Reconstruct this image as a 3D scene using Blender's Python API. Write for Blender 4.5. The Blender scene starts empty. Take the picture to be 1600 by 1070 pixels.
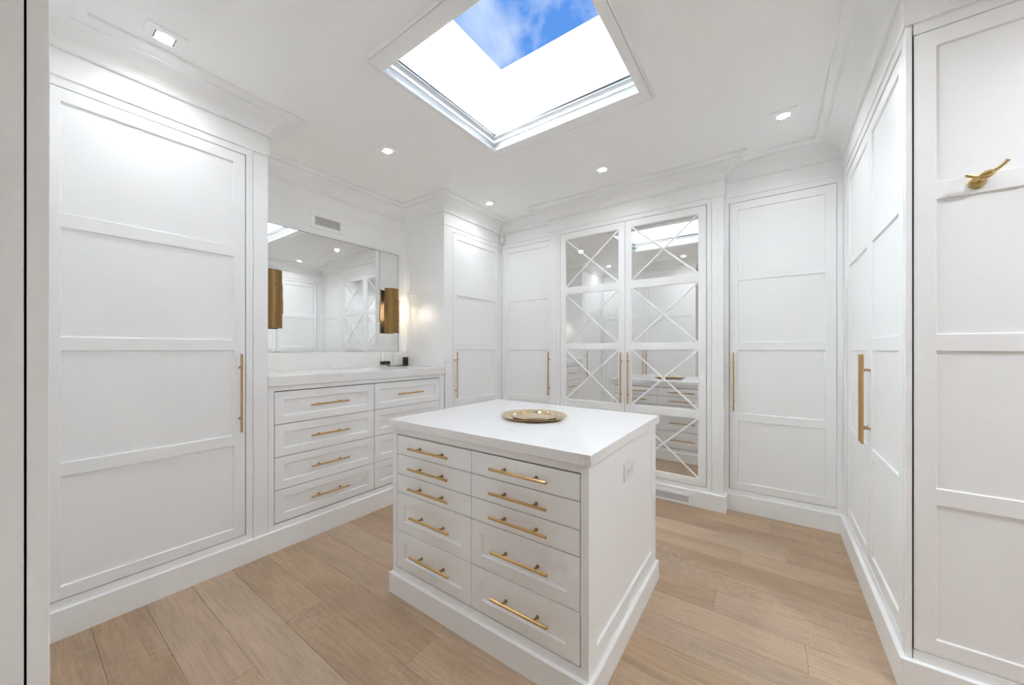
import bpy, math, random
from mathutils import Vector, Matrix
random.seed(7)
PI = math.pi
S = bpy.context.scene
COL = S.collection

# ------------------------------------------------------------------ camera
cam = bpy.data.cameras.new('camera')
cam.sensor_fit = 'HORIZONTAL'; cam.sensor_width = 36.0
cam.lens = 36.0 * 566.0 / 1600.0
cam.shift_x = (800.0 - 797.7) / 1600.0
cam.shift_y = (545.4 - 535.0) / 1600.0
cam.clip_start = 0.02
co = bpy.data.objects.new('camera', cam); COL.objects.link(co)
co.location = (0, 0, 1.3); co.rotation_euler = (PI / 2, 0, 0.6223)
S.camera = co

# ------------------------------------------------------------------ world, sun, exposure
S.view_settings.view_transform = 'Standard'; S.view_settings.look = 'None'
S.view_settings.gamma = 1.0; S.view_settings.use_curve_mapping = False
S.view_settings.exposure = 2.58
S.cycles.use_denoising = True
S.cycles.use_adaptive_sampling = True; S.cycles.adaptive_threshold = 0.06
S.cycles.max_bounces = 11; S.cycles.diffuse_bounces = 9; S.cycles.glossy_bounces = 5
S.cycles.transparent_max_bounces = 8
S.cycles.sample_clamp_indirect = 10.0

w = bpy.data.worlds.new('sky'); S.world = w; w.use_nodes = True
nt = w.node_tree; nt.nodes.clear()
N = nt.nodes.new; L = nt.links.new
out = N('ShaderNodeOutputWorld'); bg = N('ShaderNodeBackground'); tc = N('ShaderNodeTexCoord')
mp = N('ShaderNodeMapping'); mp.inputs['Scale'].default_value = (2.2, 2.2, 1.6); mp.inputs['Rotation'].default_value = (0.3, 0.2, 0.7)
no = N('ShaderNodeTexNoise'); no.inputs['Scale'].default_value = 2.6; no.inputs['Detail'].default_value = 6; no.inputs['Roughness'].default_value = 0.58; no.inputs['Distortion'].default_value = 0.5
rp = N('ShaderNodeValToRGB'); rp.color_ramp.elements[0].position = 0.47; rp.color_ramp.elements[1].position = 0.72
rp.color_ramp.elements[0].color = (0.105, 0.285, 0.76, 1); rp.color_ramp.elements[1].color = (0.66, 0.75, 0.92, 1)
L(tc.outputs['Generated'], mp.inputs['Vector']); L(mp.outputs[0], no.inputs['Vector']); L(no.outputs['Fac'], rp.inputs[0])
L(rp.outputs[0], bg.inputs['Color']); bg.inputs['Strength'].default_value = 0.20; L(bg.outputs[0], out.inputs['Surface'])

sun = bpy.data.lights.new('sun', 'SUN'); sun.energy = 15.5; sun.angle = math.radians(2.5); sun.color = (0.93, 0.98, 1.03)
so = bpy.data.objects.new('sun', sun); COL.objects.link(so)
so.location = (3, -1, 6)
so.rotation_euler = Vector((-0.90, -0.03, -0.40)).to_track_quat('-Z', 'Y').to_euler()
DOWN_W, HALL_FILL_W = 2.5, 15.0        # power of each recessed room light and of the added hall fill lights
SCONCE_W = 0.22

# ------------------------------------------------------------------ measured planes (metres)
XL, XV, YR, YM, XR, YN, YF = -2.598, -3.18, 3.437, 3.331, 0.418, 1.996, 0.044
ZF, ZCB, ZC, ZB = 2.525, 2.655, 2.776, 0.131
ZD0, ZD1 = 0.172, 2.479
ROWS = [(0.228, 0.726), (0.784, 1.294), (1.354, 1.853), (1.915, 2.420)]
HX = 2.15                     # far side of the hall behind the camera
HY = -1.60

# ------------------------------------------------------------------ materials
def new_mat(name):
    m = bpy.data.materials.new(name); m.use_nodes = True
    return m, m.node_tree.nodes, m.node_tree.links, m.node_tree.nodes['Principled BSDF']

def paint(name, col, rough=0.4, bump=0.02, scale=60):
    m, n, l, b = new_mat(name)
    tc = n.new('ShaderNodeTexCoord'); no = n.new('ShaderNodeTexNoise')
    no.inputs['Scale'].default_value = scale; no.inputs['Detail'].default_value = 0
    l.new(tc.outputs['Object'], no.inputs['Vector'])
    mx = n.new('ShaderNodeMix'); mx.data_type = 'RGBA'
    mx.inputs['A'].default_value = (*col, 1); mx.inputs['B'].default_value = (*[c * 0.985 for c in col], 1)
    l.new(no.outputs['Fac'], mx.inputs['Factor']); l.new(mx.outputs['Result'], b.inputs['Base Color'])
    b.inputs['Roughness'].default_value = rough
    if bump:
        bp = n.new('ShaderNodeBump'); bp.inputs['Strength'].default_value = bump; bp.inputs['Distance'].default_value = 0.001
        l.new(no.outputs['Fac'], bp.inputs['Height']); l.new(bp.outputs[0], b.inputs['Normal'])
    return m

def metal(name, col, rough, var=0.08, scale=40):
    m, n, l, b = new_mat(name)
    tc = n.new('ShaderNodeTexCoord'); no = n.new('ShaderNodeTexNoise')
    no.inputs['Scale'].default_value = scale; no.inputs['Detail'].default_value = 4
    l.new(tc.outputs['Object'], no.inputs['Vector'])
    mx = n.new('ShaderNodeMix'); mx.data_type = 'RGBA'
    mx.inputs['A'].default_value = (*col, 1); mx.inputs['B'].default_value = (*[c * (1 - var * 2) for c in col], 1)
    l.new(no.outputs['Fac'], mx.inputs['Factor']); l.new(mx.outputs['Result'], b.inputs['Base Color'])
    b.inputs['Metallic'].default_value = 1.0; b.inputs['Roughness'].default_value = rough
    return m

def emit(name, col, strength):
    m = bpy.data.materials.new(name); m.use_nodes = True; n = m.node_tree.nodes; n.clear()
    o = n.new('ShaderNodeOutputMaterial'); e = n.new('ShaderNodeEmission')
    e.inputs['Color'].default_value = (*col, 1); e.inputs['Strength'].default_value = strength
    m.node_tree.links.new(e.outputs[0], o.inputs['Surface'])
    return m

M = {}
M['paint'] = paint('white_satin_paint', (0.920, 0.932, 0.937), 0.38, 0)
M['ceil'] = paint('ceiling_paint', (0.945, 0.952, 0.955), 0.7, 0, 90)
M['wall'] = paint('wall_paint', (0.92, 0.925, 0.925), 0.55, 0, 90)
M['plastic'] = paint('white_plastic', (0.83, 0.83, 0.82), 0.3, 0)
M['dark'] = paint('dark_recess', (0.02, 0.02, 0.02), 0.8, 0)  # near-black colour, put behind door and drawer gaps as painted shade
M['black'] = paint('black_plastic', (0.012, 0.012, 0.013), 0.35, 0)
M['brass'] = metal('satin_brass', (0.70, 0.47, 0.215), 0.32)
M['brass_dark'] = metal('brass_post', (0.50, 0.34, 0.17), 0.35)
M['tray'] = metal('polished_champagne_brass', (0.84, 0.66, 0.42), 0.10, 0.03)
M['sconce'] = metal('aged_brass', (0.40, 0.245, 0.10), 0.16, 0.14, 30)
b = M['sconce'].node_tree.nodes['Principled BSDF']; tn = M['sconce'].node_tree.nodes.new('ShaderNodeTangent'); tn.direction_type = 'RADIAL'; tn.axis = 'Z'
b.inputs['Anisotropic'].default_value = 0.9; b.inputs['Anisotropic Rotation'].default_value = 0.25; b.inputs['Roughness'].default_value = 0.48; M['sconce'].node_tree.links.new(tn.outputs[0], b.inputs['Tangent'])
M['pewter'] = metal('dark_bronze', (0.16, 0.13, 0.10), 0.35)
M['hook'] = metal('antique_brass', (0.70, 0.55, 0.26), 0.25)
M['alu'] = paint('grey_powder_coat', (0.44, 0.44, 0.435), 0.30, 0)
M['edge'] = metal('mirror_edge', (0.10, 0.10, 0.10), 0.3)
M['lens'] = emit('lamp_lens', (1.0, 0.97, 0.92), 12.0)
M['bulb'] = emit('warm_bulb', (1.0, 0.80, 0.52), 14.0)

m, n, l, b = new_mat('mirror_glass')
b.inputs['Base Color'].default_value = (0.86, 0.865, 0.86, 1); b.inputs['Metallic'].default_value = 1.0; b.inputs['Roughness'].default_value = 0.003
M['mirror'] = m

m = bpy.data.materials.new('clear_glass'); m.use_nodes = True; n = m.node_tree.nodes; n.clear(); l = m.node_tree.links
o = n.new('ShaderNodeOutputMaterial'); t = n.new('ShaderNodeBsdfTransparent'); g = n.new('ShaderNodeBsdfGlossy'); mx = n.new('ShaderNodeMixShader')
g.inputs['Roughness'].default_value = 0.0; t.inputs['Color'].default_value = (0.97, 0.985, 0.98, 1)
mx.inputs[0].default_value = 0.0008; l.new(t.outputs[0], mx.inputs[1]); l.new(g.outputs[0], mx.inputs[2]); l.new(mx.outputs[0], o.inputs['Surface'])
M['glass'] = m

# quartz with sparse soft veins
m, n, l, b = new_mat('veined_quartz')
tc = n.new('ShaderNodeTexCoord'); mp = n.new('ShaderNodeMapping'); mp.inputs['Scale'].default_value = (1.6, 2.3, 2.0); mp.inputs['Rotation'].default_value = (0.2, 0.1, 0.5)
n1 = n.new('ShaderNodeTexNoise'); n1.inputs['Scale'].default_value = 2.2; n1.inputs['Detail'].default_value = 6; n1.inputs['Distortion'].default_value = 1.4
ab = n.new('ShaderNodeMath'); ab.operation = 'SUBTRACT'; ab.inputs[1].default_value = 0.5
a2 = n.new('ShaderNodeMath'); a2.operation = 'ABSOLUTE'
r1 = n.new('ShaderNodeValToRGB'); r1.color_ramp.elements[0].position = 0.0; r1.color_ramp.elements[0].color = (1, 1, 1, 1); r1.color_ramp.elements[1].position = 0.022; r1.color_ramp.elements[1].color = (0, 0, 0, 1)
n2 = n.new('ShaderNodeTexNoise'); n2.inputs['Scale'].default_value = 3.5; n2.inputs['Detail'].default_value = 2
r2 = n.new('ShaderNodeValToRGB'); r2.color_ramp.elements[0].position = 0.52; r2.color_ramp.elements[1].position = 0.72
mu = n.new('ShaderNodeMath'); mu.operation = 'MULTIPLY'
mx = n.new('ShaderNodeMix'); mx.data_type = 'RGBA'; mx.inputs['A'].default_value = (0.87, 0.87, 0.868, 1); mx.inputs['B'].default_value = (0.70, 0.695, 0.68, 1)
l.new(tc.outputs['Object'], mp.inputs[0]); l.new(mp.outputs[0], n1.inputs['Vector']); l.new(mp.outputs[0], n2.inputs['Vector'])
l.new(n1.outputs['Fac'], ab.inputs[0]); l.new(ab.outputs[0], a2.inputs[0]); l.new(a2.outputs[0], r1.inputs[0]); l.new(n2.outputs['Fac'], r2.inputs[0])
l.new(r1.outputs[0], mu.inputs[0]); l.new(r2.outputs[0], mu.inputs[1]); l.new(mu.outputs[0], mx.inputs['Factor']); l.new(mx.outputs['Result'], b.inputs['Base Color'])
b.inputs['Roughness'].default_value = 0.16
M['quartz'] = m

# oak planks: colour varies by plank, long grain and pale ray flecks
m, n, l, b = new_mat('oiled_oak')
tc = n.new('ShaderNodeTexCoord'); oi = n.new('ShaderNodeObjectInfo')
cb = n.new('ShaderNodeCombineXYZ'); ml = n.new('ShaderNodeMath'); ml.operation = 'MULTIPLY'; ml.inputs[1].default_value = 37.0
l.new(oi.outputs['Random'], ml.inputs[0]); l.new(ml.outputs[0], cb.inputs[0]); l.new(ml.outputs[0], cb.inputs[1])
va = n.new('ShaderNodeVectorMath'); va.operation = 'ADD'; l.new(tc.outputs['Object'], va.inputs[0]); l.new(cb.outputs[0], va.inputs[1])
def noise(scale, vec, det=5, dist=0.0, rough=0.55):
    mp = n.new('ShaderNodeMapping'); mp.inputs['Scale'].default_value = vec; l.new(va.outputs[0], mp.inputs[0])
    q = n.new('ShaderNodeTexNoise'); q.inputs['Scale'].default_value = scale; q.inputs['Detail'].default_value = det; q.inputs['Distortion'].default_value = dist; q.inputs['Roughness'].default_value = rough
    l.new(mp.outputs[0], q.inputs['Vector']); return q
base = n.new('ShaderNodeValToRGB'); cr = base.color_ramp
cr.elements[0].position = 0.0; cr.elements[0].color = (0.465, 0.330, 0.210, 1)
cr.elements[1].position = 1.0; cr.elements[1].color = (0.565, 0.432, 0.310, 1)
e = cr.elements.new(0.35); e.color = (0.515, 0.370, 0.238, 1)
e = cr.elements.new(0.7); e.color = (0.540, 0.398, 0.272, 1)
l.new(oi.outputs['Random'], base.inputs[0])
grain = noise(9, (0.6, 9, 4), 3, 0.6); big = noise(1.6, (0.8, 3.0, 1), 3, 0.8)
fleck = noise(5.5, (3.0, 1.3, 1), 1.2, 2.2, 0.5)
rg = n.new('ShaderNodeValToRGB'); rg.color_ramp.elements[0].position = 0.30; rg.color_ramp.elements[1].position = 0.72
rg.color_ramp.elements[0].color = (0.76, 0.74, 0.72, 1); rg.color_ramp.elements[1].color = (1.10, 1.10, 1.10, 1); l.new(grain.outputs['Fac'], rg.inputs[0])
m1 = n.new('ShaderNodeMix'); m1.data_type = 'RGBA'; m1.blend_type = 'MULTIPLY'; m1.inputs['Factor'].default_value = 0.75
l.new(base.outputs[0], m1.inputs['A']); l.new(rg.outputs[0], m1.inputs['B'])
rb = n.new('ShaderNodeValToRGB'); rb.color_ramp.elements[0].position = 0.32; rb.color_ramp.elements[1].position = 0.70
rb.color_ramp.elements[0].color = (0.80, 0.80, 0.82, 1); rb.color_ramp.elements[1].color = (1.10, 1.08, 1.06, 1); l.new(big.outputs['Fac'], rb.inputs[0])
m2 = n.new('ShaderNodeMix'); m2.data_type = 'RGBA'; m2.blend_type = 'MULTIPLY'; m2.inputs['Factor'].default_value = 0.8
l.new(m1.outputs['Result'], m2.inputs['A']); l.new(rb.outputs[0], m2.inputs['B'])
fa = n.new('ShaderNodeMath'); fa.operation = 'SUBTRACT'; fa.inputs[1].default_value = 0.5; l.new(fleck.outputs['Fac'], fa.inputs[0])
fb = n.new('ShaderNodeMath'); fb.operation = 'ABSOLUTE'; l.new(fa.outputs[0], fb.inputs[0])
rf = n.new('ShaderNodeValToRGB'); rf.color_ramp.elements[0].position = 0.0; rf.color_ramp.elements[0].color = (1, 1, 1, 1); rf.color_ramp.elements[1].position = 0.05; rf.color_ramp.elements[1].color = (0, 0, 0, 1)
l.new(fb.outputs[0], rf.inputs[0])
msk = noise(1.3, (1, 2, 1), 2); rm = n.new('ShaderNodeValToRGB'); rm.color_ramp.elements[0].position = 0.44; rm.color_ramp.elements[1].position = 0.62; l.new(msk.outputs['Fac'], rm.inputs[0])
fm = n.new('ShaderNodeMath'); fm.operation = 'MULTIPLY'; l.new(rf.outputs[0], fm.inputs[0]); l.new(rm.outputs[0], fm.inputs[1])
fk = n.new('ShaderNodeMath'); fk.operation = 'MULTIPLY'; fk.inputs[1].default_value = 0.34; l.new(fm.outputs[0], fk.inputs[0])
m3 = n.new('ShaderNodeMix'); m3.data_type = 'RGBA'; m3.inputs['B'].default_value = (0.64, 0.52, 0.40, 1)
l.new(fk.outputs[0], m3.inputs['Factor']); l.new(m2.outputs['Result'], m3.inputs['A']); l.new(m3.outputs['Result'], b.inputs['Base Color'])
b.inputs['Roughness'].default_value = 0.42
M['oak'] = m

# ------------------------------------------------------------------ mesh helpers
class MB:
    def __init__(s): s.v = []; s.f = []
    def box(s, x0, x1, y0, y1, z0, z1):
        k = len(s.v)
        s.v += [(x0, y0, z0), (x1, y0, z0), (x1, y1, z0), (x0, y1, z0), (x0, y0, z1), (x1, y0, z1), (x1, y1, z1), (x0, y1, z1)]
        s.f += [tuple(k + i for i in q) for q in ((0, 3, 2, 1), (4, 5, 6, 7), (0, 1, 5, 4), (1, 2, 6, 5), (2, 3, 7, 6), (3, 0, 4, 7))]
        return s
    def quad(s, a, b, c, d):
        k = len(s.v); s.v += [a, b, c, d]; s.f.append((k, k + 1, k + 2, k + 3)); return s
    def tube(s, pts, r, n=8, ry=None, cap=True, phase=0.0):
        k = len(s.v); P = [Vector(p) for p in pts]
        for i, p in enumerate(P):
            d = (P[min(i + 1, len(P) - 1)] - P[max(i - 1, 0)]).normalized()
            up = Vector((0, 0, 1)) if abs(d.z) < 0.9 else Vector((0, 1, 0))
            a = d.cross(up).normalized(); c = a.cross(d).normalized()
            rr = r[i] if isinstance(r, (list, tuple)) else r
            r2 = rr if ry is None else ry
            for j in range(n):
                t = 2 * PI * j / n + phase
                s.v.append(tuple(p + a * math.cos(t) * rr + c * math.sin(t) * r2))
        for i in range(len(P) - 1):
            for j in range(n):
                q = k + i * n
                s.f.append((q + j, q + (j + 1) % n, q + n + (j + 1) % n, q + n + j))
        if cap:
            s.f.append(tuple(k + j for j in reversed(range(n))))
            q = k + (len(P) - 1) * n
            s.f.append(tuple(q + j for j in range(n)))
        return s
    def lathe(s, prof, n=48, c=(0, 0, 0), cap0=True, cap1=True):
        k = len(s.v)
        for r, z in prof:
            for j in range(n):
                t = 2 * PI * j / n; s.v.append((c[0] + r * math.cos(t), c[1] + r * math.sin(t), c[2] + z))
        for i in range(len(prof) - 1):
            for j in range(n):
                q = k + i * n
                s.f.append((q + j, q + (j + 1) % n, q + n + (j + 1) % n, q + n + j))
        if cap0: s.f.append(tuple(k + j for j in reversed(range(n))))
        if cap1:
            q = k + (len(prof) - 1) * n; s.f.append(tuple(q + j for j in range(n)))
        return s
    def mesh(s, name, smooth=None):
        me = bpy.data.meshes.new(name); me.from_pydata(s.v, [], s.f); me.update()
        if smooth is not None:
            me.polygons.foreach_set('use_smooth', [True] * len(me.polygons))
            me.set_sharp_from_angle(angle=math.radians(smooth))
        return me
    def build(s, name, mat, parent=None, smooth=None, bevel=0.0, loc=None, rotz=None):
        return link(name, s.mesh(name, smooth), mat, parent, bevel, loc, rotz)

def link(name, me, mat, parent=None, bevel=0.0, loc=None, rotz=None):
    o = bpy.data.objects.new(name, me); COL.objects.link(o)
    if mat and not me.materials: me.materials.append(M[mat])
    if parent: o.parent = parent
    if loc: o.location = loc
    if rotz is not None: o.rotation_euler = (0, 0, rotz)
    if bevel:
        bv = o.modifiers.new('bevel', 'BEVEL'); bv.width = bevel; bv.segments = 2; bv.limit_method = 'ANGLE'; bv.angle_limit = math.radians(40)
    return o

def tag(o, label, cat, group=None):
    o['label'] = label; o['category'] = cat
    if group: o['group'] = group
    return o

def struct(o, label=None, cat=None):
    o['kind'] = 'structure'
    if label: o['label'] = label
    if cat: o['category'] = cat
    return o

def thing(name, label, cat, loc, rotz=0.0, group=None):
    o = bpy.data.objects.new(name, None); COL.objects.link(o); o.empty_display_size = 0.05
    o.location = loc; o.rotation_euler = (0, 0, rotz)
    return tag(o, label, cat, group)

def frame_mesh(x0, x1, z0, z1, holes, t=0.022, rec=0.009, sl=0.004, back=True):
    """flat front at y=0 facing -y with rectangular holes (hx0,hx1,hz0,hz1) and sloped reveals"""
    b = MB()
    xs = sorted({x0, x1, *[h[0] for h in holes], *[h[1] for h in holes]})
    zs = sorted({z0, z1, *[h[2] for h in holes], *[h[3] for h in holes]})
    idx = {}
    def V(x, z, y=0.0):
        if (x, z, y) not in idx: idx[(x, z, y)] = len(b.v); b.v.append((x, y, z))
        return idx[(x, z, y)]
    for i in range(len(xs) - 1):
        for j in range(len(zs) - 1):
            cx, cz = (xs[i] + xs[i + 1]) / 2, (zs[j] + zs[j + 1]) / 2
            if any(h[0] < cx < h[1] and h[2] < cz < h[3] for h in holes): continue
            b.f.append((V(xs[i], zs[j]), V(xs[i + 1], zs[j]), V(xs[i + 1], zs[j + 1]), V(xs[i], zs[j + 1])))
    for i in range(len(xs) - 1):
        b.f.append((V(xs[i], z0, t), V(xs[i + 1], z0, t), V(xs[i + 1], z0), V(xs[i], z0)))
        b.f.append((V(xs[i], z1), V(xs[i + 1], z1), V(xs[i + 1], z1, t), V(xs[i], z1, t)))
    for j in range(len(zs) - 1):
        b.f.append((V(x0, zs[j], t), V(x0, zs[j]), V(x0, zs[j + 1]), V(x0, zs[j + 1], t)))
        b.f.append((V(x1, zs[j]), V(x1, zs[j], t), V(x1, zs[j + 1], t), V(x1, zs[j + 1])))
    for h in holes:
        A = [(h[0], h[2]), (h[1], h[2]), (h[1], h[3]), (h[0], h[3])]
        B = [(h[0] + sl, h[2] + sl), (h[1] - sl, h[2] + sl), (h[1] - sl, h[3] - sl), (h[0] + sl, h[3] - sl)]
        # split hole edges at grid points is unnecessary: holes share grid corners only where needed
        for q in range(4):
            a0, a1, b0, b1 = A[q], A[(q + 1) % 4], B[q], B[(q + 1) % 4]
            b.quad((a0[0], 0, a0[1]), (b0[0], rec, b0[1]), (b1[0], rec, b1[1]), (a1[0], 0, a1[1]))
    if back: b.quad((x0, t, z0), (x0, t, z1), (x1, t, z1), (x1, t, z0))
    return b

_hm = {}
def handle_mesh(length, spacing, vertical, r=0.0066, out=0.031):
    k = (length, spacing, vertical, out)
    if k in _hm: return _hm[k]
    b = MB(); h = length / 2
    P = (lambda a, y: (0, y, a)) if vertical else (lambda a, y: (a, y, 0))
    b.tube([P(-h, -out), P(h, -out)], r, 6, phase=PI / 6)
    nb = len(b.f)
    for s in (-1, 1):
        a = s * spacing / 2
        b.tube([P(a, 0.0), P(a, -0.003)], 0.0075, 12)
        b.tube([P(a, -0.002), P(a, -out)], 0.0045, 10)
        b.tube([P(a, -out + 0.011), P(a, -out + 0.006)], 0.0068, 12)
    me = b.mesh('handle', 35); me.materials.append(M['brass']); me.materials.append(M['brass_dark'])
    for i, p in enumerate(me.polygons): p.material_index = 0 if i < nb else 1
    _hm[k] = me
    return me

LONG = (0.468, 0.306); SHORT = (0.276, 0.155)

def make_door(root, x0, x1, handle_x=None, rows=ROWS, z0=ZD0, z1=ZD1, stile=0.057, y=0.0, mirror=False, face_t=0.022, hout=0.031):
    """shaker door of four panels (or four mirror panes with X muntins); children panel / handle"""
    holes = [(x0 + stile, x1 - stile, a, c) for a, c in rows]
    d = frame_mesh(x0, x1, z0, z1, holes, t=face_t).build('door', 'paint', root, bevel=0.0012, loc=(0, y, 0))
    for h in holes:
        if mirror:
            MB().box(h[0], h[1], 0.0085, 0.0125, h[2], h[3]).build('mirror_pane', 'mirror', d)
            for (xa, za, xb, zb) in ((h[0], h[2], h[1], h[3]), (h[0], h[3], h[1], h[2])):
                dx, dz = xb - xa, zb - za; ln = math.hypot(dx, dz); ux, uz = dx / ln, dz / ln; px, pz = -uz * 0.0075, ux * 0.0075
                b = MB(); k = 0; e = 0.004
                xa2, za2, xb2, zb2 = xa + ux * e, za + uz * e, xb - ux * e, zb - uz * e
                f = 0.5
                b.v = [(xa2 + px, 0.009, za2 + pz), (xa2 - px, 0.009, za2 - pz), (xb2 - px, 0.009, zb2 - pz), (xb2 + px, 0.009, zb2 + pz),
                       (xa2 + px * f, 0.002, za2 + pz * f), (xa2 - px * f, 0.002, za2 - pz * f), (xb2 - px * f, 0.002, zb2 - pz * f), (xb2 + px * f, 0.002, zb2 + pz * f)]
                b.f = [(0, 1, 5, 4), (1, 2, 6, 5), (2, 3, 7, 6), (3, 0, 4, 7), (4, 5, 6, 7), (3, 2, 1, 0)]
                b.build('muntin', 'paint', d)
        else:
            MB().box(h[0] + 0.002, h[1] - 0.002, 0.0088, 0.018, h[2] + 0.002, h[3] - 0.002).build('panel', 'paint', d)
    if handle_x is not None:
        link('handle', handle_mesh(*LONG, True, out=hout), None, d, loc=(handle_x, 0, 1.037))['label'] = 'satin brass bar handle'
    return d

def carcass(root, w, depth, openings, top=2.60, x0=0.0, ft=0.010, box=None):
    """face frame with openings, and a hollow box behind it"""
    b = frame_mesh(x0, w, 0.0, top, openings, t=ft, rec=ft, sl=0.0, back=False)
    bx0, bx1 = box or (x0, w)
    t = 0.016
    b.box(bx0, bx0 + t, ft, depth, 0, top); b.box(bx1 - t, bx1, ft, depth, 0, top)
    b.box(bx0 + t, bx1 - t, depth - t, depth, 0, top)
    b.box(bx0 + t, bx1 - t, ft, depth - t, 0.02, 0.12); b.box(bx0 + t, bx1 - t, ft, depth - t, top - t, top)
    return b.build('carcass', 'paint', root)

G = 0.0042   # reveal gap

# ------------------------------------------------------------------ shell
WX0, WX1, WY0, WY1 = XV - 0.12, HX + 0.1, HY - 0.1, 4.16
fl = struct(MB().box(WX0, WX1, WY0, WY1, -0.10, -0.014).build('floor', 'oak'))
# oak planks running along X, 18 cm wide; seams measured at Y = 0.596 + 0.1815 k
PW = 0.1815
rnd = random.Random(21)
def plank(xa, xb, ya, yb):
    b = MB(); g = 0.0004; c = 0.0009; hx, hy = (xb - xa) / 2 - g, (yb - ya) / 2 - g
    b.v = [(-hx, -hy, -0.014), (hx, -hy, -0.014), (hx, hy, -0.014), (-hx, hy, -0.014), (-hx, -hy, -c), (hx, -hy, -c), (hx, hy, -c), (-hx, hy, -c),
           (-hx + c, -hy + c, 0), (hx - c, -hy + c, 0), (hx - c, hy - c, 0), (-hx + c, hy - c, 0)]
    b.f = [(0, 1, 5, 4), (1, 2, 6, 5), (2, 3, 7, 6), (3, 0, 4, 7), (4, 5, 9, 8), (5, 6, 10, 9), (6, 7, 11, 10), (7, 4, 8, 11), (8, 9, 10, 11)]
    b.build('plank', 'oak', fl, loc=((xa + xb) / 2, (ya + yb) / 2, 0))
k0 = math.floor((HY - 0.596) / PW)
for k in range(k0, 17):
    ya, yb = 0.596 + PW * k, 0.596 + PW * (k + 1)
    xlo = XL - 0.03 if ya > -0.05 else -1.02
    xhi = 0.46 if ya > 2.04 else HX + 0.02
    yb = min(yb, 3.46)
    x = xlo
    first = True
    ends = []
    if k == 7: ends = [-1.35, 0.125]          # end joint seen beside the right-hand baseboard
    else:
        p = xlo + rnd.uniform(0.5, 1.7)
        while p < xhi - 0.35: ends.append(p); p += rnd.uniform(1.35, 1.95)
    for e in ends + [xhi]:
        plank(x, e, ya, yb); x = e

# skylight geometry
SX0, SX1, SY0, SY1 = -1.690, -0.530, 1.045, 2.227      # light shaft
TX0, TX1, TY0, TY1 = -1.683, -0.545, 1.060, 2.214      # outer edge of ceiling trim
IX0, IX1, IY0, IY1 = -1.655, -0.610, 1.161, 2.105      # clear opening
ZG = 3.418
ce = MB()
ce.box(WX0, SX0, WY0, WY1, ZC, ZC + 0.10); ce.box(SX1, WX1, WY0, WY1, ZC, ZC + 0.10)
ce.box(SX0, SX1, WY0, SY0, ZC, ZC + 0.10); ce.box(SX0, SX1, SY1, WY1, ZC, ZC + 0.10)
q = 0.012; z1 = ZC + 0.003
ce.box(SX0, TX0 + q, SY0, SY1, ZC, z1); ce.box(TX1 - q, SX1, SY0, SY1, ZC, z1)
ce.box(TX0 + q, TX1 - q, SY0, TY0 + q, ZC, z1); ce.box(TX0 + q, TX1 - q, TY1 - q, SY1, ZC, z1)
struct(ce.build('ceiling', 'ceil'))

struct(MB().box(WX0, XV, WY0, WY1, 0, ZC).build('wall_left', 'wall'))
struct(MB().box(XV, WX1, 4.06, WY1, 0, ZC).build('wall_back', 'wall'))
struct(MB().box(HX, WX1, WY0, 4.06, 0, ZC).build('wall_right', 'wall'))
struct(MB().box(XV, HX, WY0, HY, 0, ZC).build('wall_front', 'wall'))
struct(MB().box(1.102, HX, YN, 2.10, 0, ZC).build('wall_hall', 'wall'))

# mitred mouldings: closed clockwise path seen from above, room on the right-hand side
PATH = [(-1.0, YF), (XL, YF), (XL, 0.973), (XV, 0.973), (XV, 2.504), (XL, 2.504), (XL, YR), (-1.876, YR), (-1.876, YM), (-0.303, YM), (-0.303, YR), (XR, YR), (XR, YN), (HX, YN), (HX, HY), (-1.0, HY)]
def off(path, i, p, closed=True):
    n = len(path)
    def nrm(a, c):
        dx, dy = c[0] - a[0], c[1] - a[1]; l = math.hypot(dx, dy); return (dy / l, -dx / l)
    P = path[i]
    n1 = nrm(path[i - 1], P) if (closed or i > 0) else None
    n2 = nrm(P, path[(i + 1) % n]) if (closed or i < n - 1) else None
    if n1 is None: n1 = n2
    if n2 is None: n2 = n1
    d = 1 + n1[0] * n2[0] + n1[1] * n2[1]
    return (P[0] + p * (n1[0] + n2[0]) / d, P[1] + p * (n1[1] + n2[1]) / d)
def sweep(path, segs, prof, closed=True):
    b = MB(); n = len(path)
    for s in segs:
        k = len(b.v); m = len(prof)
        for i in (s, (s + 1) % n):
            for p, z in prof:
                x, y = off(path, i, p, closed); b.v.append((x, y, z))
        for j in range(m):
            j2 = (j + 1) % m
            b.f.append((k + j, k + m + j, k + m + j2, k + j2))
        b.f.append(tuple(k + j for j in range(m))); b.f.append(tuple(k + m + j for j in reversed(range(m))))
    return b
crown = [(-0.004, 2.646), (0.019, 2.646), (0.022, 2.651), (0.020, 2.660), (0.013, 2.664), (0.013, 2.668)]
for q in range(1, 11):
    t = q / 10 * PI / 2; crown.append((0.013 + 0.104 * (1 - math.cos(t)), 2.668 + 0.076 * math.sin(t)))
crown += [(0.117, 2.750), (0.128, 2.750), (0.138, 2.753), (0.150, 2.761), (0.156, 2.764), (0.165, 2.764), (0.165, ZC), (-0.004, ZC)]
frieze = [(-0.02, ZF), (0.006, ZF), (0.007, ZF + 0.001), (0.007, 2.650), (-0.02, 2.650)]
sides = {'left': [1, 2, 3, 4, 5], 'back': [6, 7, 8, 9, 10], 'right': [11, 12, 13], 'front': [14, 15, 0]}
for i, (nm, segs) in enumerate(sides.items()):
    t = struct(sweep(PATH, segs, crown).build('trim_%d' % (2 * i + 1), 'paint', smooth=28))
    t = struct(sweep(PATH, segs, frieze).build('trim_%d' % (2 * i + 2), 'paint'))
bprof = [(-0.017, 0), (0.018, 0), (0.018, ZB - 0.002), (0.016, ZB), (-0.017, ZB)]
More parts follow.
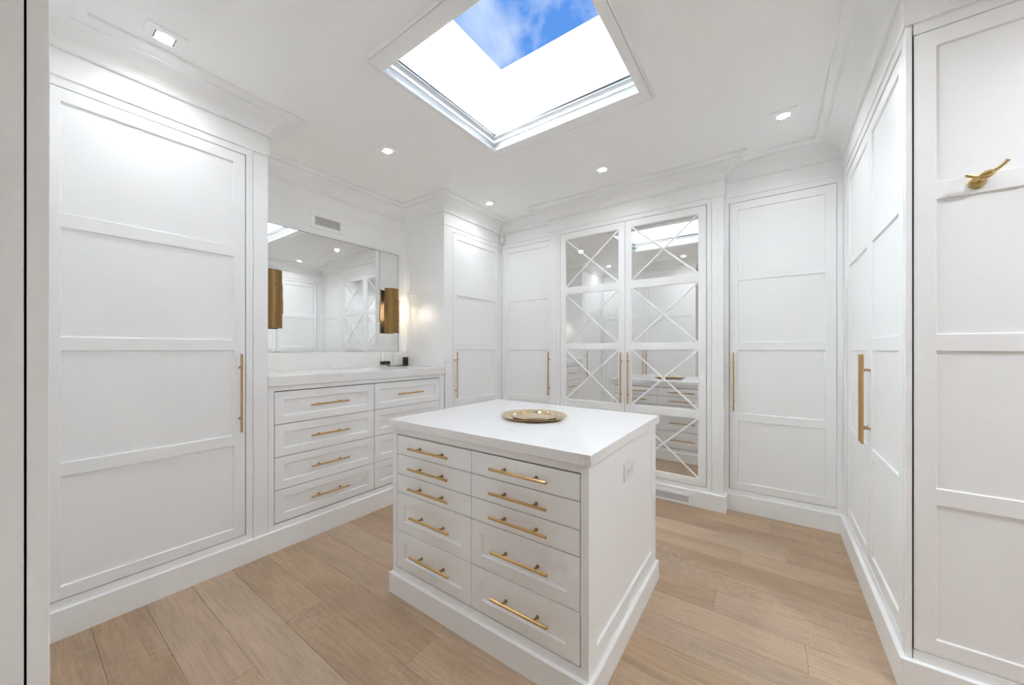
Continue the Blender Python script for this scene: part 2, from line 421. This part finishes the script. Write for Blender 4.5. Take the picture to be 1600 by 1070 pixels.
BP = [(-1.0, YF), (XL, YF), (XL, YR), (-1.876, YR), (-1.876, YM), (-0.303, YM), (-0.303, YR), (XR, YR), (XR, YN), (HX, YN), (HX, HY), (-1.0, HY)]
for nm, segs in {'front': [0], 'left': [1], 'back': [2, 3, 4, 5, 6], 'right': [7, 8], 'hall': [9, 10, 11]}.items():
    struct(sweep(BP, segs, bprof).build('baseboard_' + nm, 'paint'))

# ------------------------------------------------------------------ skylight
sky = bpy.data.objects.new('window_1', None); COL.objects.link(sky); sky.location = (0, 0, ZC)
struct(sky)
def sk(b, name, mat, **kw): return b.build(name, mat, sky, loc=(0, 0, -ZC), **kw)
sh = MB()
zs0 = ZC + 0.10; e = 0.05
sh.box(SX0 - e, SX0, SY0 - e, SY1 + e, zs0, ZG); sh.box(SX1, SX1 + e, SY0 - e, SY1 + e, zs0, ZG)
sh.box(SX0, SX1, SY0 - e, SY0, zs0, ZG); sh.box(SX0, SX1, SY1, SY1 + e, zs0, ZG)
s_ = sk(sh, 'shaft_lining', 'ceil')
def ring(x0, x1, y0, y1, prof):
    """prof: (inset p towards the middle, z); swept round a rectangle"""
    return sweep([(x0, y0), (x0, y1), (x1, y1), (x1, y0)], [0, 1, 2, 3], prof)
# flat trim boards on the ceiling
tz0, tz1 = ZC - 0.012, ZC + 0.004
g_ = 0.015
for bx in ((TX0 + g_, TX1 - g_, TY0 + g_, IY0), (TX0 + g_, TX1 - g_, IY1, TY1 - g_), (TX0 + g_, IX0, IY0, IY1), (IX1, TX1 - g_, IY0, IY1)):
    sk(MB().box(*bx, tz0, tz1), 'trim_board', 'paint')
sk(ring(TX0, TX1, TY0, TY1, [(0.0, ZC + 0.002), (0.012, ZC + 0.002), (0.012, tz0), (0.002, tz0), (0.0, tz0 + 0.002)]), 'trim_edge', 'paint')
# channel frame above the boards: sloping sill, grooved track, lip
ch = [(0.0, ZC - 0.006), (0.0, ZC - 0.002), (-0.024, ZC + 0.026), (-0.029, ZC + 0.036), (-0.029, ZC + 0.064), (-0.016, ZC + 0.082), (-0.004, ZC + 0.088), (0.0, ZC + 0.090), (0.0, ZC + 0.098), (-0.016, ZC + 0.098), (-0.034, ZC + 0.080), (-0.034, ZC - 0.006)]
sk(ring(IX0, IX1, IY0, IY1, ch), 'track_frame', 'alu', smooth=30)
sk(ring(IX0 - 0.006, IX1 + 0.006, IY0 - 0.006, IY1 + 0.006, [(0.0, ZC + 0.098), (0.0, ZC + 0.116), (-0.02, ZC + 0.116), (-0.02, ZC + 0.098)]), 'shadow_gap_ring', 'black')  # black ring painted in for the shadow gap below the shaft
# filler ledge between track and shaft
led = MB()
for bx in ((SX0, IX0 - 0.02, SY0, SY1), (IX1 + 0.02, SX1, SY0, SY1), (IX0 - 0.02, IX1 + 0.02, SY0, IY0 - 0.02), (IX0 - 0.02, IX1 + 0.02, IY1 + 0.02, SY1)):
    led.box(*bx, ZC + 0.06, ZC + 0.100)
sk(led, 'ledge', 'ceil')
sk(ring(SX0, SX1, SY0, SY1, [(0.0, ZG - 0.006), (0.005, ZG - 0.006), (0.005, ZG + 0.03), (-0.05, ZG + 0.03), (-0.05, ZG)]), 'glass_frame', 'alu')
sk(MB().box(SX0, SX1, SY0, SY1, ZG, ZG + 0.008), 'glass_pane', 'glass')

# ------------------------------------------------------------------ tall wardrobes
GR = 'tall white panelled wardrobes'
R90 = PI / 2
def wardrobe(label, loc, rz, width, depth, doors, frame_open=None, **kw):
    r = thing('wardrobe', label, 'wardrobe', loc, rz, GR)
    ops = frame_open or [(d[0] - G, d[1] + G, ZD0 - G, ZD1 + G) for d in doors]
    # joined openings for pairs
    carcass(r, width, depth, ops, **kw)
    return r

# left wall, beside the camera (local x = +Y, front faces +X)
r = wardrobe('single-door white wardrobe at the left edge, brass bar handle beside the dresser', (XL, 0.046, 0), R90, 0.845, 0.578, [], [(0.040 - G, 0.805 + G, ZD0 - G, ZD1 + G)])
make_door(r, 0.040, 0.805, 0.777)
MB().box(0.8475, 0.927, 0.0, 0.020, 0, 2.60).build('filler_strip', 'paint', r, bevel=0.001)
MB().box(0.8465, 0.927, 0.020, 0.578, 0, 2.60).build('end_panel', 'paint', r)

# far left tall wardrobe (faces +X)
r = wardrobe('white wardrobe standing right of the dresser, its handle on the left stile', (XL, 2.504, 0), R90, 0.931, 0.578, [], [(0.125 - G, 0.866 + G, ZD0 - G, ZD1 + G)], x0=0.0165)
make_door(r, 0.125, 0.866, 0.155)
# panelled end facing the vanity
ep = frame_mesh(0.0, 0.580, 1.125, 2.60, [(0.070, 0.508, 1.345, 1.872), (0.070, 0.508, 1.914, 2.462)], t=0.016, rec=0.007, sl=0.003)
e = ep.build('end_panel', 'paint', r, loc=(0.0, 0.5805, 0), rotz=-R90)
for zz in ((1.347, 1.870), (1.916, 2.460)): MB().box(0.072, 0.506, 0.0065, 0.014, *zz).build('panel', 'paint', e)

# back wall, left of the mirrored wardrobe
r = wardrobe('narrow white wardrobe in the far corner, left of the mirrored doors', (XL + 0.001, YR, 0), 0, 0.7205, 0.60, [], [(0.034 - G, 0.690 + G, ZD0 - G, ZD1 + G)], box=(0.02, 0.70))
make_door(r, 0.034, 0.690, 0.652)

# mirrored wardrobe
r = wardrobe('wide wardrobe with two mirrored doors crossed by white X muntins', (-1.796, YM, 0), 0, 1.408, 0.70, [], [(0.038 - G, 1.371 + G, ZD0 - G, ZD1 + G)])
make_door(r, 0.038, 0.7035, 0.672, mirror=True, rows=[(0.231, 0.727), (0.794, 1.297), (1.352, 1.856), (1.925, 2.418)])
make_door(r, 0.7065, 1.371, 0.738, mirror=True, rows=[(0.231, 0.727), (0.794, 1.297), (1.352, 1.856), (1.925, 2.418)])
MB().box(-0.080, -0.0025, 0.0, 0.70, 0, 2.60).build('side_pilaster', 'paint', r, bevel=0.001)
MB().box(1.4105, 1.493, 0.0, 0.70, 0, 2.60).build('side_pilaster', 'paint', r, bevel=0.001)

# back wall, right of the mirrored wardrobe
r = wardrobe('white wardrobe on the back wall, right of the mirrored doors', (-0.3025, YR, 0), 0, 0.7195, 0.60, [], [(0.033 - G, 0.683 + G, ZD0 - G, ZD1 + G)], box=(0.012, 0.70))
make_door(r, 0.033, 0.683, 0.062)

# right wall pair (local x = -Y, front faces -X)
r = wardrobe('double-door white wardrobe along the right wall, two brass handles side by side', (XR, 3.436, 0), -R90, 1.412, 0.58, [], [(0.116 - G, 1.379 + G, ZD0 - G, ZD1 + G)], box=(0.0, 1.412))
make_door(r, 0.116, 0.7765, 0.749, y=0.005)
make_door(r, 0.7795, 1.379, 0.809, y=0.005)

# panel wardrobe facing the camera at the right edge, with the hook
r = wardrobe('white wardrobe at the right edge facing the camera, brass hook on its door', (0.439, YN + 0.0015, 0), 0, 0.66, 0.0245, [], [(0.0, 0.62 + G, ZD0 - G, ZD1 + G)], ft=0.020)
make_door(r, 0.0005, 0.62, None, y=0.001, face_t=0.019)
MB().box(-0.006, 0.62, 0.021, 0.024, ZD0, ZF).build('backing', 'dark', r)  # near-black sheet stands in for the shade in the door gap
MB().box(-0.0205, -0.0035, 0.0, 0.0245, 0, 2.60).build('corner_stile', 'paint', r, bevel=0.001)

# pair behind the camera's left shoulder; its door edge shows at the left border (faces +Y)
r = wardrobe('white wardrobe end at the left border, seen edge-on beside the camera', (-1.0, 0.0175, 0), PI, 1.575, 0.55, [], [(0.05, 1.50, 0.22, 2.43)])
make_door(r, 0.0, 0.817, 0.79, y=-0.0265, face_t=0.0235, hout=0.026)
make_door(r, 0.820, 1.560, 0.848, y=-0.0265, face_t=0.0235, hout=0.026)
MB().box(1.563, 1.597, -0.0265, 0.0, 0.169, 2.482).build('corner_stile', 'paint', r)
MB().box(0, 1.597, -0.0265, 0.0, 2.482, 2.60).build('top_rail', 'paint', r)
MB().box(0, 1.597, -0.0265, 0.0, 0.0, 0.169).build('bottom_rail', 'paint', r)

# ------------------------------------------------------------------ drawers
def make_drawer(root, x0, x1, z0, z1, panel, y=0.0, flip=False):
    if panel:
        mx, mz = 0.055, 0.052
        h = (x0 + mx, x1 - mx, z0 + mz, z1 - mz)
        d = frame_mesh(x0, x1, z0, z1, [h], t=0.013, rec=0.009, sl=0.004).build('drawer', 'paint', root, bevel=0.001, loc=(0, y, 0))
        MB().box(h[0] + 0.002, h[1] - 0.002, 0.0088, 0.0125, h[2] + 0.002, h[3] - 0.002).build('panel', 'paint', d)
        hy = 0.0088
    else:
        d = MB().box(x0, x1, 0, 0.013, z0, z1).build('drawer', 'paint', root, bevel=0.001, loc=(0, y, 0)); hy = 0.0
    hd = link('handle', handle_mesh(*SHORT, False), None, d, loc=((x0 + x1) / 2, hy, (z0 + z1) / 2)); hd['label'] = 'satin brass bar handle'
    return d

# dresser under the vanity mirror
r = thing('dresser', 'built-in white dresser of eight drawers under the wall mirror', 'dresser', (XL, 0.974, 0), R90)
cols = [(0.038, 0.760), (0.7655, 1.472)]; zr = [0.170, 0.383, 0.596, 0.808, 1.023]
carcass(r, 1.528, 0.57, [(cols[0][0] - G, cols[1][1] + G, zr[0] - G, zr[-1] + G)], top=1.059)
MB().box(cols[0][0] - 0.02, cols[1][1] + 0.02, 0.0135, 0.05, zr[0] - 0.02, zr[-1] + 0.02).build('gap_shade_back', 'dark', r)  # near-black slab puts the shade of the drawer gaps into colour
for c in cols:
    for i in range(4): make_drawer(r, c[0], c[1], zr[i] + G / 2, zr[i + 1] - G / 2, True)
ct = MB().box(0, 1.5285, -0.012, 0.579, 1.060, 1.125).build('vanity_countertop', 'quartz', None, bevel=0.0025, loc=(XL, 0.9745, 0), rotz=R90)
tag(ct, 'white quartz countertop on the built-in dresser', 'countertop')
bs = MB().box(0, 1.5285, 0.0, 0.018, 1.126, 1.274).build('backsplash', 'quartz', None, bevel=0.0015, loc=(XV + 0.0185, 0.9745, 0), rotz=R90)
tag(bs, 'low white backsplash behind the dresser top, below the mirror', 'backsplash')

# vanity mirror (faces +X)
r = thing('wall_mirror', 'large frameless wall mirror above the dresser', 'mirror', (XV + 0.001, 1.085, 1.277), R90)
W_, H_ = 1.308, 1.005
MB().box(0.003, W_ - 0.003, -0.016, -0.004, 0.0, H_ - 0.003).build('mirror_glass', 'mirror', r)
MB().box(0, W_, -0.0165, 0, H_ - 0.003, H_).box(0, 0.003, -0.0165, 0, 0, H_ - 0.003).box(W_ - 0.003, W_, -0.0165, 0, 0, H_ - 0.003).build('edge_trim', 'edge', r)
MB().box(0.004, W_ - 0.004, -0.004, 0, 0, H_ - 0.004).build('backing', 'dark', r)

# ------------------------------------------------------------------ sconces on the mirror
def sconce(label, y):
    r = thing('wall_sconce', label, 'wall light', (XV + 0.018, y, 1.462), R90, 'brass sconces on the wall mirror')
    hs = [0.0, 0.118, 0.224, 0.338, 0.448]; rad = [0.079, 0.084, 0.0815, 0.077]
    so_ = 0.030
    for i in range(4):
        b = MB(); n = 22; r0 = rad[i]; t = 0.0018
        z0, z1 = hs[i] - (0.004 if i else 0), hs[i + 1]
        for rr in (r0, r0 - t):
            for z in (z0, z1):
                for j in range(n + 1):
                    a = -PI / 2 + PI * j / n
                    b.v.append((rr * math.sin(a), -(so_ + rr * math.cos(a) * 0.92) + 0.003, z))
        m = n + 1
        for j in range(n):
            b.f += [(j, j + 1, m + j + 1, m + j), (2 * m + j + 1, 2 * m + j, 3 * m + j, 3 * m + j + 1), (m + j, m + j + 1, 3 * m + j + 1, 3 * m + j), (j + 1, j, 2 * m + j, 2 * m + j + 1)]
        b.f += [(0, m, 3 * m, 2 * m), (n, 2 * m + n, 3 * m + n, m + n)]
        me = b.mesh('shade_plate', 40); me.materials.append(M['sconce']); me.materials.append(M['pewter'])
        for q_, p_ in enumerate(me.polygons): p_.material_index = 1 if (q_ < 4 * n and q_ % 4 == 1) else 0
        sh = link('shade_plate', me, None, r)
        for sg in (-1, 1):
            for q in range(3):
                z = z0 + (z1 - z0) * (q + 0.5) / 3; a = sg * 1.32
                MB().tube([((r0 - 0.001) * math.sin(a), -(so_ + (r0 - 0.001) * math.cos(a) * 0.92) + 0.003, z), ((r0 + 0.002) * math.sin(a), -(so_ + (r0 + 0.002) * math.cos(a) * 0.92) + 0.003, z)], 0.0026, 6).build('rivet', 'alu', sh)
    bp_ = MB().box(-0.03, 0.03, -0.008, 0.0, 0.10, 0.35)
    for z in (0.12, 0.33): bp_.box(-0.004, 0.004, -so_ - 0.074, -0.008, z - 0.004, z + 0.004)
    bp_.build('back_plate', 'pewter', r)
    MB().tube([(0, -0.052, 0.14), (0, -0.052, 0.31)], 0.012, 10).build('bulb', 'bulb', r, smooth=40)
    ld = bpy.data.lights.new('sconce_light', 'POINT'); ld.energy = SCONCE_W; ld.color = (1.0, 0.86, 0.68); ld.shadow_soft_size = 0.012
    lo = bpy.data.objects.new('sconce_light', ld); COL.objects.link(lo); lo.parent = r; lo.location = (0, -0.034, 0.225)
    # spot added in mid-air before the shade, throwing a glow on the wardrobe end
    ld = bpy.data.lights.new('added_glow_spot', 'SPOT'); ld.energy = SCONCE_W * 0.85; ld.color = (1.0, 0.90, 0.76); ld.shadow_soft_size = 0.02; ld.spot_size = math.radians(95); ld.spot_blend = 1.0
    lo = bpy.data.objects.new('added_glow_spot', ld); COL.objects.link(lo); lo.parent = r
    sg = 1 if y > 1.74 else -1
    lo.location = (sg * 0.02, -0.150, 0.20); lo.rotation_euler = Vector((sg * 0.60, -0.55, -0.12)).to_track_quat('-Z', 'Y').to_euler()
    return r
sconce('brass cylinder sconce at the right end of the wall mirror', 2.285)
sconce('brass cylinder sconce at the left end of the wall mirror, half hidden by the wardrobe', 1.192)

# ------------------------------------------------------------------ island
IXa, IXb, IYa, IYb = -1.666, -0.513, 1.201, 2.160
isl = thing('island_cabinet', 'freestanding white island with brass-handled drawers under a quartz top', 'island', (IXa, IYa, 0))
W_, D_ = IXb - IXa, IYb - IYa
ins = 0.015
zi = [0.145, 0.341, 0.5425, 0.641, 0.745, 0.846]
c1, c2 = (0.053, 0.5765), (0.5795, 1.103)
def face_frame(): return frame_mesh(ins, W_ - ins, 0.0, 0.883, [(c1[0] - G, c2[1] + G, zi[0] - G, zi[-1] + G)], t=0.022, rec=0.010, sl=0.0, back=False)
f = face_frame().build('face_frame', 'paint', isl, loc=(0, ins, 0))
f2 = face_frame().build('face_frame', 'paint', isl, loc=(W_, D_ - ins, 0), rotz=PI)
for e_, (px, rz) in {'l': (ins, -R90), 'r': (W_ - ins, R90)}.items():
    Ls = D_ - 2 * ins - 0.044
    b = frame_mesh(0, Ls, 0, 0.883, [(0.055, Ls - 0.055, 0.185, 0.795)], t=0.02, rec=0.010, sl=0.005)
    sp = b.build('side_panel', 'paint', isl, loc=(px, ins + 0.022, 0) if e_ == 'r' else (px, D_ - ins - 0.022, 0), rotz=rz, bevel=0.001)
    MB().box(0.058, Ls - 0.058, 0.0095, 0.018, 0.188, 0.792).build('panel', 'paint', sp)
MB().box(0.04, W_ - 0.04, ins + 0.0135, D_ - ins - 0.0135, 0.02, 0.86).build('gap_shade_box', 'dark', isl)  # near-black core added so the island's drawer gaps look shaded
for c in (c1, c2):
    for i in range(5):
        make_drawer(isl, c[0], c[1], zi[i] + G / 2, zi[i + 1] - G / 2, i < 2, y=ins)
# same drawers on the far side, seen in the mirrored doors
for c in (c1, c2):
    for i in range(5):
        d = make_drawer(isl, c[0], c[1], zi[i] + G / 2, zi[i + 1] - G / 2, i < 2)
        d.location = (W_, D_ - ins, 0); d.rotation_euler = (0, 0, PI)
pl = MB(); hb = 0.106
pts = [(0, hb - 0.003), (0.003, hb), (0.034, hb), (0.034, 0), (0, 0)]
pl = sweep([(0, 0), (0, D_), (W_, D_), (W_, 0)], [0, 1, 2, 3], pts)
pl.build('plinth', 'paint', isl)
ct = MB().box(IXa, IXb, IYa, IYb, 0.884, 0.925).build('island_countertop', 'quartz', None, bevel=0.002)
tag(ct, 'white veined quartz slab on top of the island', 'countertop')

# ------------------------------------------------------------------ trays
def tray(label, loc, R):
    t = 0.0022
    prof = [(0.0001, 0.0), (R * 0.80, 0.0), (R * 0.84, 0.002), (R * 0.87, 0.008), (R * 0.96, 0.0125), (R, 0.0135), (R, 0.0155), (R * 0.955, 0.0148), (R * 0.865, 0.0103), (R * 0.83, 0.0042), (R * 0.79, t), (0.0001, t)]
    b = MB().lathe(prof, 72, cap0=False, cap1=False)
    o = b.build('round_tray', 'tray', None, smooth=50, loc=loc)
    return tag(o, label, 'tray', 'brass trays on the island')
tray('large round brass tray lying on the island top', (-1.058, 1.695, 0.9255), 0.178)
tray('smaller round brass tray nested inside the large tray', (-1.045, 1.682, 0.9285), 0.142)

# ------------------------------------------------------------------ recessed ceiling lights
def downlight(label, x, y, power=DOWN_W):
    r = thing('downlight', label, 'ceiling light', (x, y, ZC), 0, 'square recessed ceiling lights')
    h, a = 0.070, 0.0355
    b = MB(); z0, z1 = -0.0065, 0.0
    b.box(-h, h, -h, -a, z0, z1).box(-h, h, a, h, z0, z1).box(-h, -a, -a, a, z0, z1).box(a, h, -a, a, z0, z1)
    b.build('trim_plate', 'ceil', r)
    MB().box(-a + 0.0015, a - 0.0015, -a + 0.0015, a - 0.0015, -0.0048, -0.0005).build('baffle', 'ceil', r)
    for sy in (-1, 1): MB().box(-0.032, 0.032, sy * 0.035 - 0.0017, sy * 0.035 + 0.0017, -0.0072, -0.0056).build('slot', 'edge', r)
    MB().lathe([(0.031, -0.0050), (0.029, -0.0066), (0.0001, -0.007)], 28, cap0=False, cap1=False).build('lens', 'lens', r)
    ld = bpy.data.lights.new('downlight_beam', 'SPOT'); ld.energy = power; ld.spot_size = math.radians(156); ld.spot_blend = 1.0; ld.shadow_soft_size = 0.03; ld.color = (0.925, 0.97, 1.035)
    lo = bpy.data.objects.new('downlight_beam', ld); COL.objects.link(lo); lo.parent = r; lo.location = (0, 0, -0.012)
    return r
for x, y, lb in [(-2.328, 0.438, 'recessed ceiling light above the left wardrobe, largest in view'), (-2.310, 1.655, 'recessed ceiling light between the skylight and the dresser'),
                 (-2.306, 2.852, 'recessed ceiling light above the far left corner'), (-1.120, 2.855, 'recessed ceiling light in front of the mirrored wardrobe'),
                 (0.066, 2.862, 'recessed ceiling light above the right-hand corner'), (-1.120, 0.430, 'recessed ceiling light behind the skylight, seen only in the mirrored doors'),
                 (0.066, 1.655, 'recessed ceiling light right of the skylight, above the frame')]:
    downlight(lb, x, y)
downlight('unseen ceiling light added as fill over the entrance, nearer the hooked door', 1.256, 1.250, HALL_FILL_W)  # added out of view to brighten the room from the right
downlight('unseen ceiling light added as fill over the entrance, further from the hooked door', 1.256, 0.430, HALL_FILL_W * 0.2)  # weaker second fill light, also added out of view

# ------------------------------------------------------------------ air grilles
def grille(label, loc, rz, w, h, m, n):
    r = thing('air_grille', label, 'air vent', loc, rz, 'white air grilles')
    frame_mesh(0, w, 0, h, [(m, w - m, m * 0.75, h - m * 0.75)], t=0.008, rec=0.008, sl=0.001, back=False).build('frame', 'paint', r, loc=(0, -0.008, 0), bevel=0.0008)
    MB().box(m - 0.002, w - m + 0.002, -0.0012, -0.0002, m * 0.75 - 0.002, h - m * 0.75 + 0.002).build('backing', 'dark', r)
    H = h - 1.5 * m; p = H / n
    for i in range(n):
        z = m * 0.75 + p * (i + 0.5)
        b = MB(); a = p * 0.26
        b.v = [(m, -0.0065, z - a), (w - m, -0.0065, z - a), (w - m, -0.0015, z - a * 0.6), (m, -0.0015, z - a * 0.6), (m, -0.0065, z + a * 0.9), (w - m, -0.0065, z + a * 0.9), (w - m, -0.0015, z + a), (m, -0.0015, z + a)]
        b.f = [(0, 3, 2, 1), (4, 5, 6, 7), (0, 1, 5, 4), (1, 2, 6, 5), (2, 3, 7, 6), (3, 0, 4, 7)]
        b.build('slat', 'paint', r)
grille('white slotted air grille on the wall above the mirror', (XV + 0.001, 1.512, 2.343), R90, 0.296, 0.130, 0.034, 6)
grille('white slotted air grille in the baseboard under the mirrored wardrobe', (-0.835, YM - 0.0195, 0.004), 0, 0.304, 0.090, 0.020, 6)

# ------------------------------------------------------------------ small things
def outlet(label, loc, rz, w, h, horiz):
    r = thing('power_outlet', label, 'outlet', loc, rz, 'white outlets')
    MB().box(-w / 2, w / 2, -0.006, 0, -h / 2, h / 2).build('cover_plate', 'plastic', r, bevel=0.0015)
    iw, ih = (w * 0.52, h * 0.46) if horiz else (w * 0.46, h * 0.60)
    face = MB().box(-iw / 2, iw / 2, -0.0085, -0.006, -ih / 2, ih / 2).build('socket_face', 'plastic', r, bevel=0.0008)
    for s in (-1, 1):
        cx, cz = (s * iw * 0.25, 0) if horiz else (0, s * ih * 0.25)
        for q in (-1, 1):
            MB().box(cx + q * 0.006 - 0.001, cx + q * 0.006 + 0.001, -0.0090, -0.0084, cz - 0.004, cz + 0.004).build('slot', 'edge', face)
    return r
outlet('white outlet plate on the right side panel of the island', (IXb - ins - 0.0095, 1.690, 0.738), R90, 0.135, 0.076, True)
outlet('white outlet plate on the backsplash, between the two black chargers', (XV + 0.0375, 2.360, 1.205), R90, 0.074, 0.116, False)
outlet('white outlet plate on the backsplash, behind the flat black charger', (XV + 0.0375, 2.215, 1.205), R90, 0.074, 0.116, False)

r = thing('charger', 'flat black charger plugged in left of the white outlet', 'charger', (XV + 0.047, 2.205, 1.146), R90, 'black chargers above the dresser')
MB().box(-0.050, 0.050, -0.030, 0.0, 0.0, 0.034).build('body', 'black', r, bevel=0.004)
MB().box(-0.012, 0.012, -0.034, -0.029, 0.010, 0.020).build('port', 'pewter', r)
r = thing('charger', 'upright black charger standing on the dresser top by the wardrobe', 'charger', (XV + 0.055, 2.445, 1.1255), R90, 'black chargers above the dresser')
MB().box(-0.026, 0.026, -0.030, 0.0, 0.0, 0.092).build('body', 'black', r, bevel=0.005)
MB().box(-0.018, 0.018, -0.0305, -0.0295, 0.070, 0.082).build('badge', 'pewter', r)
pts = []
for i in range(70):
    t = i / 69
    pts.append((XV + 0.075 + 0.022 * math.sin(t * 17) + 0.012 * math.sin(t * 31), 2.20 + 0.215 * t + 0.018 * math.sin(t * 23), 1.1295 + 0.0025 * (1 + math.sin(t * 29)) + (0.016 * (1 - t * 14) if t < 1 / 14 else 0)))
cb_ = MB().tube(pts, 0.0028, 6).build('charging_cable', 'black', None, smooth=60)
tag(cb_, 'tangled black charging cable on the dresser top', 'cable')

# motion sensor in the far corner under the crown
r = thing('motion_sensor', 'small white motion sensor high in the far left corner', 'sensor', (XL + 0.037, YR - 0.037, 2.530), -PI / 4 + PI / 2 * 0)
b = MB(); b.v = [(-0.026, 0.0, 0), (0.026, 0.0, 0), (0.026, -0.018, 0.002), (0.018, -0.026, 0.004), (-0.018, -0.026, 0.004), (-0.026, -0.018, 0.002)]
b.v += [(x, y, 0.112 if i < 2 else 0.108) for i, (x, y, z) in enumerate(b.v[:6])]
b.f = [(5, 4, 3, 2, 1, 0), (6, 7, 8, 9, 10, 11)] + [(i, (i + 1) % 6, 6 + (i + 1) % 6, 6 + i) for i in range(6)]
r.rotation_euler = (0, 0, PI / 4)
b.build('housing', 'plastic', r)
MB().box(-0.015, 0.015, -0.0275, -0.0255, 0.030, 0.066).build('lens_window', 'ceil', r)
b = MB().lathe([(0.012, 0.0), (0.012, -0.004), (0.006, -0.008), (0.0001, -0.008)], 16, cap0=True, cap1=False)
tag(b.build('ceiling_button', 'edge', None, loc=(-1.981, 3.223, ZC), smooth=40), 'tiny dark button on the ceiling near the far corner', 'sensor')

# knot hook on the right-hand door (faces -Y)
r = thing('coat_hook', 'brass knot-shaped coat hook on the door at the right edge', 'hook', (0.592, YN + 0.0025, 1.886), 0)
MB().tube([(0, 0, 0), (0, -0.006, 0), (0, -0.010, 0)], [0.0215, 0.0215, 0.016], 28).build('base_disc', 'hook', r, smooth=40)
MB().tube([(0.002, -0.008, 0.002), (0.004, -0.030, 0.004)], 0.008, 14).build('post', 'brass_dark', r, smooth=40)
arm = []
for i in range(15):
    t = i / 14; x = -0.036 + 0.092 * t
    arm.append((x, -0.032 - 0.020 * abs(t - 0.4) ** 1.3 - 0.004 * math.sin(t * 6), 0.011 + 0.050 * (t - 0.36) ** 2 * 1.9))
MB().tube(arm, 0.0048, 12, ry=0.0062).build('arm', 'hook', r, smooth=50)
loop = [(0.010 + 0.017 * math.cos(a), -0.033 - 0.010 * math.sin(a), 0.014 + 0.0075 * math.sin(a) + 0.004 * math.cos(a)) for a in [2 * PI * i / 20 for i in range(21)]]
MB().tube(loop, 0.0052, 10, cap=False).build('knot', 'hook', r, smooth=50)
